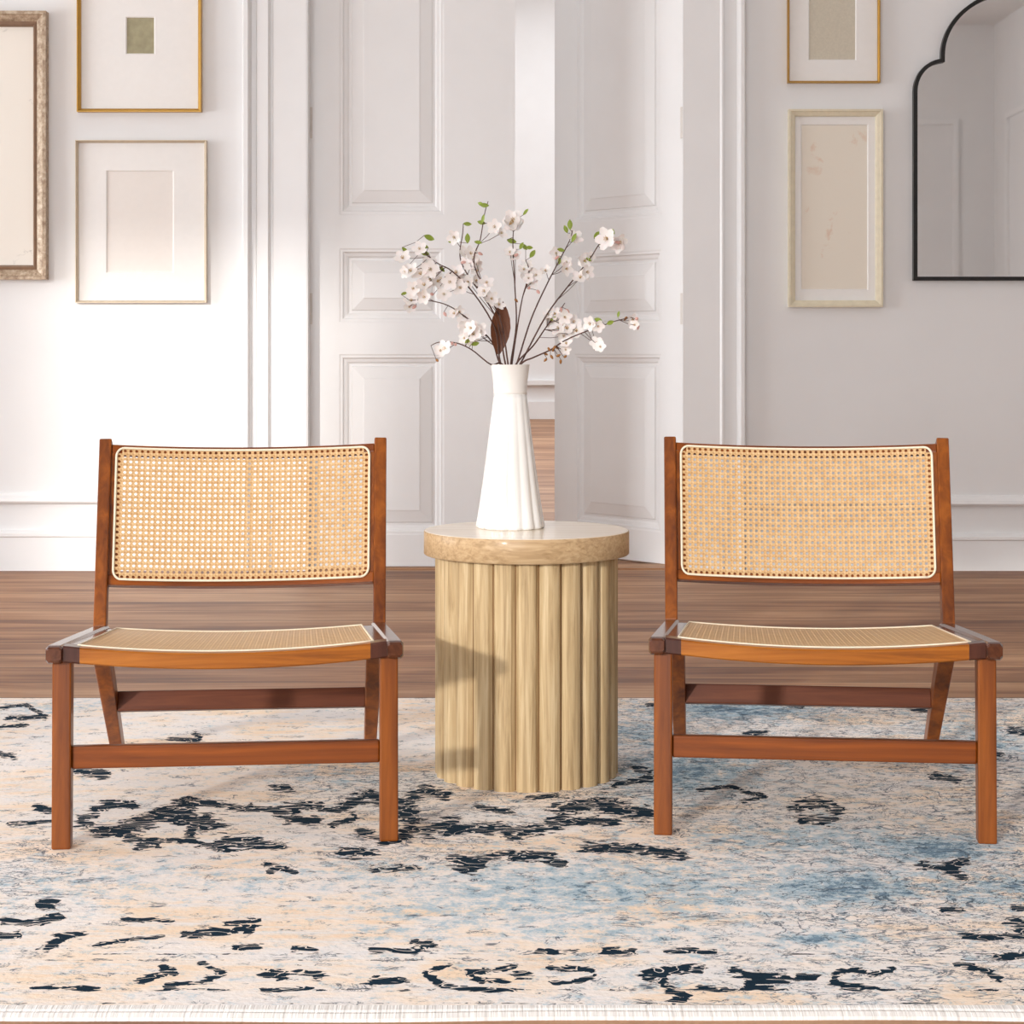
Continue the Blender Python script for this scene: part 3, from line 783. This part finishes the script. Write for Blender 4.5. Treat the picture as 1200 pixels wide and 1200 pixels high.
def aim(o, d, roll=0):
    o.rotation_mode = 'QUATERNION'; q = Vector(d).normalized().to_track_quat('Z','Y'); o.rotation_quaternion = q @ Matrix.Rotation(roll,3,'Z').to_quaternion()
branches = [
 ('low branch reaching left over the vase rim with a white blossom at its tip', [(596,470),(594,436),(575,427),(553,410),(535,402),(515,401),(505,405)], -.06, [(522,409,9),(555,392,9)], [(552,404,9),(545,402,8)], [(511,421,'b'),(530,401,'p'),(533,403,'p')]),
 ('branch arching left with pale blossoms beside the lowest left branch', [(597,470),(592,430),(576,400),(550,375),(525,358),(500,352),(480,352)], .03, [(482,353,8),(498,348,8),(545,378,9),(560,388,10),(552,400,7),(533,368,7)], [(548,388,9),(470,345,7)], [(488,358,'p'),(520,366,'p')]),
 ('leftmost tall branch with dense blossoms and young leaves', [(597,470),(593,428),(580,385),(556,345),(530,318),(512,308),(492,290),(487,284)], -.02, [(472,303,9),(482,318,9),(494,322,10),(505,315,10),(512,330,9),(497,335,9),(485,338,8),(528,330,9),(540,338,9),(492,292,8),(520,345,8)], [(497,276,12),(502,290,9),(503,298,10),(471,290,8),(515,312,8)], [(478,312,'p'),(508,345,'p')]),
 ('slender branch left of the tallest one, leaves near its tip', [(598,470),(595,425),(580,370),(548,322),(539,300),(542,275),(543,262)], .05, [(533,278,8),(545,298,9),(552,308,10),(535,320,9),(540,328,9),(549,330,7),(560,318,7)], [(543,262,9),(534,282,9),(548,285,11),(548,300,8)], [(540,308,'p')]),
 ('tallest branch rising just left of the doors meeting line', [(599,470),(598,425),(585,370),(556,312),(563,280),(568,250),(572,236)], -.04, [(580,266,8),(556,302,8),(570,332,8),(575,350,8),(568,342,8)], [(565,262,10),(573,241,10),(566,240,8),(569,262,9),(556,283,9)], [(585,265,'p'),(560,296,'p')]),
 ('upright middle branch with a large blossom at the top', [(600,470),(600,425),(605,380),(603,330),(601,285),(603,258)], .06, [(602,258,11),(597,263,9),(607,264,9),(604,300,7)], [(594,281,11),(613,252,9),(612,286,9),(609,292,9)], [(603,300,'p'),(603,350,'b')]),
 ('short curved branch of pink buds right of the middle one', [(602,470),(603,425),(606,385),(612,350),(620,320),(616,305)], -.05, [(618,322,9),(624,330,8),(617,312,7),(628,322,7)], [(621,302,10),(616,290,8)], [(622,336,'p'),(615,328,'p'),(629,340,'p')]),
 ('tall branch leaning right with leaves near its tip', [(603,470),(606,428),(622,375),(640,335),(655,306),(667,283),(671,270)], .04, [(673,279,9),(652,296,7),(663,315,8),(640,318,7)], [(668,269,11),(665,273,9),(670,284,11),(653,292,8),(655,310,8)], [(655,300,'p')]),
 ('long branch leaning far right with two pink blossoms', [(603,470),(607,428),(640,370),(670,330),(690,305),(703,285),(712,277)], -.03, [(712,280,12),(726,287,9),(684,306,8),(680,326,9),(692,300,6)], [(696,279,9),(705,292,9),(716,268,8),(685,303,8),(693,306,7)], [(727,285,'p')]),
 ('right branch with a mass of pale blossoms close to the rim', [(604,470),(608,428),(625,405),(641,382),(655,365),(662,355)], .02, [(645,375,8),(655,385,9),(662,371,8),(668,388,10),(676,388,9),(651,368,7),(672,378,8),(660,394,8)], [(645,375,8)], [(663,362,'p'),(657,360,'p')]),
 ('lowest right branch with brown seed clusters and small blossoms', [(604,470),(608,428),(625,419),(645,410),(662,399),(685,389),(705,382),(722,376),(740,372)], -.07, [(692,379,8),(740,375,7),(699,402,7),(664,403,7)], [(706,377,10),(711,380,9),(724,372,7)], [(748,380,'p'),(745,374,'p'),(642,407,'b'),(648,412,'b'),(655,409,'b'),(645,416,'b'),(652,418,'b'),(658,414,'b'),(638,414,'b'),(661,419,'b'),(651,405,'b'),(657,421,'b'),(641,420,'b'),(700,407,'b'),(695,402,'b'),(735,371,'b')]),
]
for bi, (lab, path, dep, fl, lv, bd) in enumerate(branches):
    n = len(path)
    pts = [W3(x, y, dep*max(0, (i-1))/(n-2)) for i, (x, y) in enumerate(path)]
    a_ = 2*PI*bi/len(branches)
    # foot inside the collar, fanned so that no two stems cross
    foot = Vector((VX, VY, TH+zc+.006)); mid = Vector((VX, VY, TH+H)); dx = max(-1, min(1, (pts[-1].x-VX)/.22))
    pts[0] = foot+Vector((-.018*dx, .014*math.sin(a_), 0)); pts[1] = mid+Vector((.022*dx, .024*math.sin(a_*2+.5), 0))
    # smooth
    P2 = []
    for i in range(len(pts)-1):
        p0, p1, p2, p3 = pts[max(i-1,0)], pts[i], pts[i+1], pts[min(i+2,len(pts)-1)]
        for k in range(5):
            s = k/5; P2.append(.5*((2*p1)+(p2-p0)*s+(2*p0-5*p1+4*p2-p3)*s*s+(3*p1-p0-3*p2+p3)*s**3))
    P2.append(pts[-1])
    t = empty('flowering_branch', P2[0], 0, lab, 'branch', 'blossoming branches in the white vase')
    org = P2[0]
    b = NB(); m_ = len(P2); tube(b, [p-org for p in P2], [.0021-.0013*i/m_ for i in range(m_)], 6)
    # twigs out to the blossoms
    items = []
    def near(p):
        return min(P2[8:], key=lambda q: (q-p).length)
    def low(p):
        i = min(range(8, len(P2)), key=lambda i: (P2[i]-p).length); return P2[max(7, i-R.randint(1,4))]
    fl = fl+[(x+R.uniform(-9,9), y+R.uniform(-8,8), s*R.uniform(.75,1)) for x, y, s in fl if R.random() < .6]
    def dep_at(px, py):
        q = min(P2, key=lambda q: abs(600+q.x/q.y*F-px)+abs(HY+(CZ-q.z)/q.y*F-py)); return q.y-DB
    for x, y, s in fl:
        p = W3(x, y, dep_at(x,y)+R.uniform(-.015,.01)); q = low(p)
        if (p-q).length > .004: tube(b, [q-org, (q+p)/2-org+Vector((0,0,-.002)), p-org], .0007, 5)
        items.append(('blossom', p, s, q))
    for x, y, s in lv:
        p = W3(x, y, dep_at(x,y)+R.uniform(-.01,.01)); q = near(p); items.append(('leaf', p, s, q))
        if (p-q).length > .004: tube(b, [q-org, p-org], .0006, 5)
    for x, y, kd in bd:
        p = W3(x, y, dep_at(x,y)+R.uniform(-.01,.01)); q = near(p); items.append(('bud', p, kd, q))
        if (p-q).length > .004: tube(b, [q-org, p-org], .0006, 5)
    build('stem', b, M['stem'], t, smooth=True)
    for kd, p, s, q in items:
        if kd == 'blossom':
            o = link('blossom', PM, None, t, p-org); r = s/F*DB*1.15; o.scale = (r,r,r)
            aim(o, (R.uniform(-.7,.7), -1+R.uniform(0,.4), R.uniform(-.3,.8)), R.uniform(0,6))
            c = link('stamens', AM, None, o)
        elif kd == 'leaf':
            o = link('leaf', LM, None, t, p-org); r = s/F*DB*1.1; o.scale = (r,r,r)
            o.rotation_euler = (R.uniform(.9,2.0), R.uniform(-1.6,1.0), R.uniform(-.6,.6)+(0 if R.random()<.5 else PI))
        else:
            o = link('bud', BM_ if s == 'b' else BP, None, t, p-org); r = (.011 if s == 'b' else .013); o.scale = (r*.9,r*.9,r)
            aim(o, (R.uniform(-1,1), R.uniform(-1,.3), R.uniform(-1,.6)))
    if bi == 1:      # large dry brown leaf just above the rim
        o = link('dry_leaf', DM, None, t, W3(584,415,.01)-org); o.scale = (.115,.085,.10); o.rotation_euler = (PI/2+.2, -PI/2+.05, 0); tag(o, 'large dry brown leaf')
        
# ------------------------------------------------------------------ light, camera
def area(name, loc, rot, sx, sy, power, col=(1,1,1)):
    l = bpy.data.lights.new(name, 'AREA'); l.shape = 'RECTANGLE'; l.size = sx; l.size_y = sy; l.energy = power; l.color = col
    o = bpy.data.objects.new(name, l); COL.objects.link(o); o.location = loc; o.rotation_euler = rot; return o
area('left_fill', (XL-.16, (LW[0]+LW[1])/2, (LW[2]+LW[3])/2), (0, -PI/2, 0), 2.0, 3.6, 380, (.93,.97,1))  # fill lamp added behind the left opening, brightens the left wall
area('rear_fill', ((RW[0]+RW[1])/2, YR-.16, (RW[2]+RW[3])/2), (PI/2, 0, 0), 4.4, 2.2, 350, (.93,.965,1))  # fill lamp added behind the rear opening, light from the camera side
area('hall_fill', (.8, 17, 5.9), (0,0,0), 4, 14, 800, (.93,.965,1))  # unseen lamp added to brighten the room beyond the doors
sd = Vector((.40, .86, -.213)).normalized()
l = bpy.data.lights.new('sun', 'SUN'); l.energy = 3.1; l.angle = math.radians(2.2); l.color = (1,.965,.91)
o = bpy.data.objects.new('sun', l); COL.objects.link(o); o.rotation_mode = 'QUATERNION'; o.rotation_quaternion = sd.to_track_quat('-Z','Y')
w = bpy.data.worlds.new('world'); sc.world = w; w.use_nodes = True
bg = w.node_tree.nodes['Background']; bg.inputs[0].default_value = (.88,.94,1,1); bg.inputs[1].default_value = 1.0
cam = bpy.data.cameras.new('camera'); cam.sensor_width = 36; cam.lens = F/1200*36; cam.shift_y = -(600-HY)/1200
o = bpy.data.objects.new('camera', cam); COL.objects.link(o); o.location = (0,0,CZ); o.rotation_euler = (PI/2,0,0); sc.camera = o
sc.view_settings.view_transform = 'Standard'; sc.view_settings.look = 'None'; sc.view_settings.gamma = 1; sc.view_settings.use_curve_mapping = False
sc.view_settings.exposure = -.55
sc.cycles.use_denoising = True
sc.cycles.max_bounces = 8; sc.cycles.diffuse_bounces = 5
sc.cycles.sample_clamp_indirect = 8
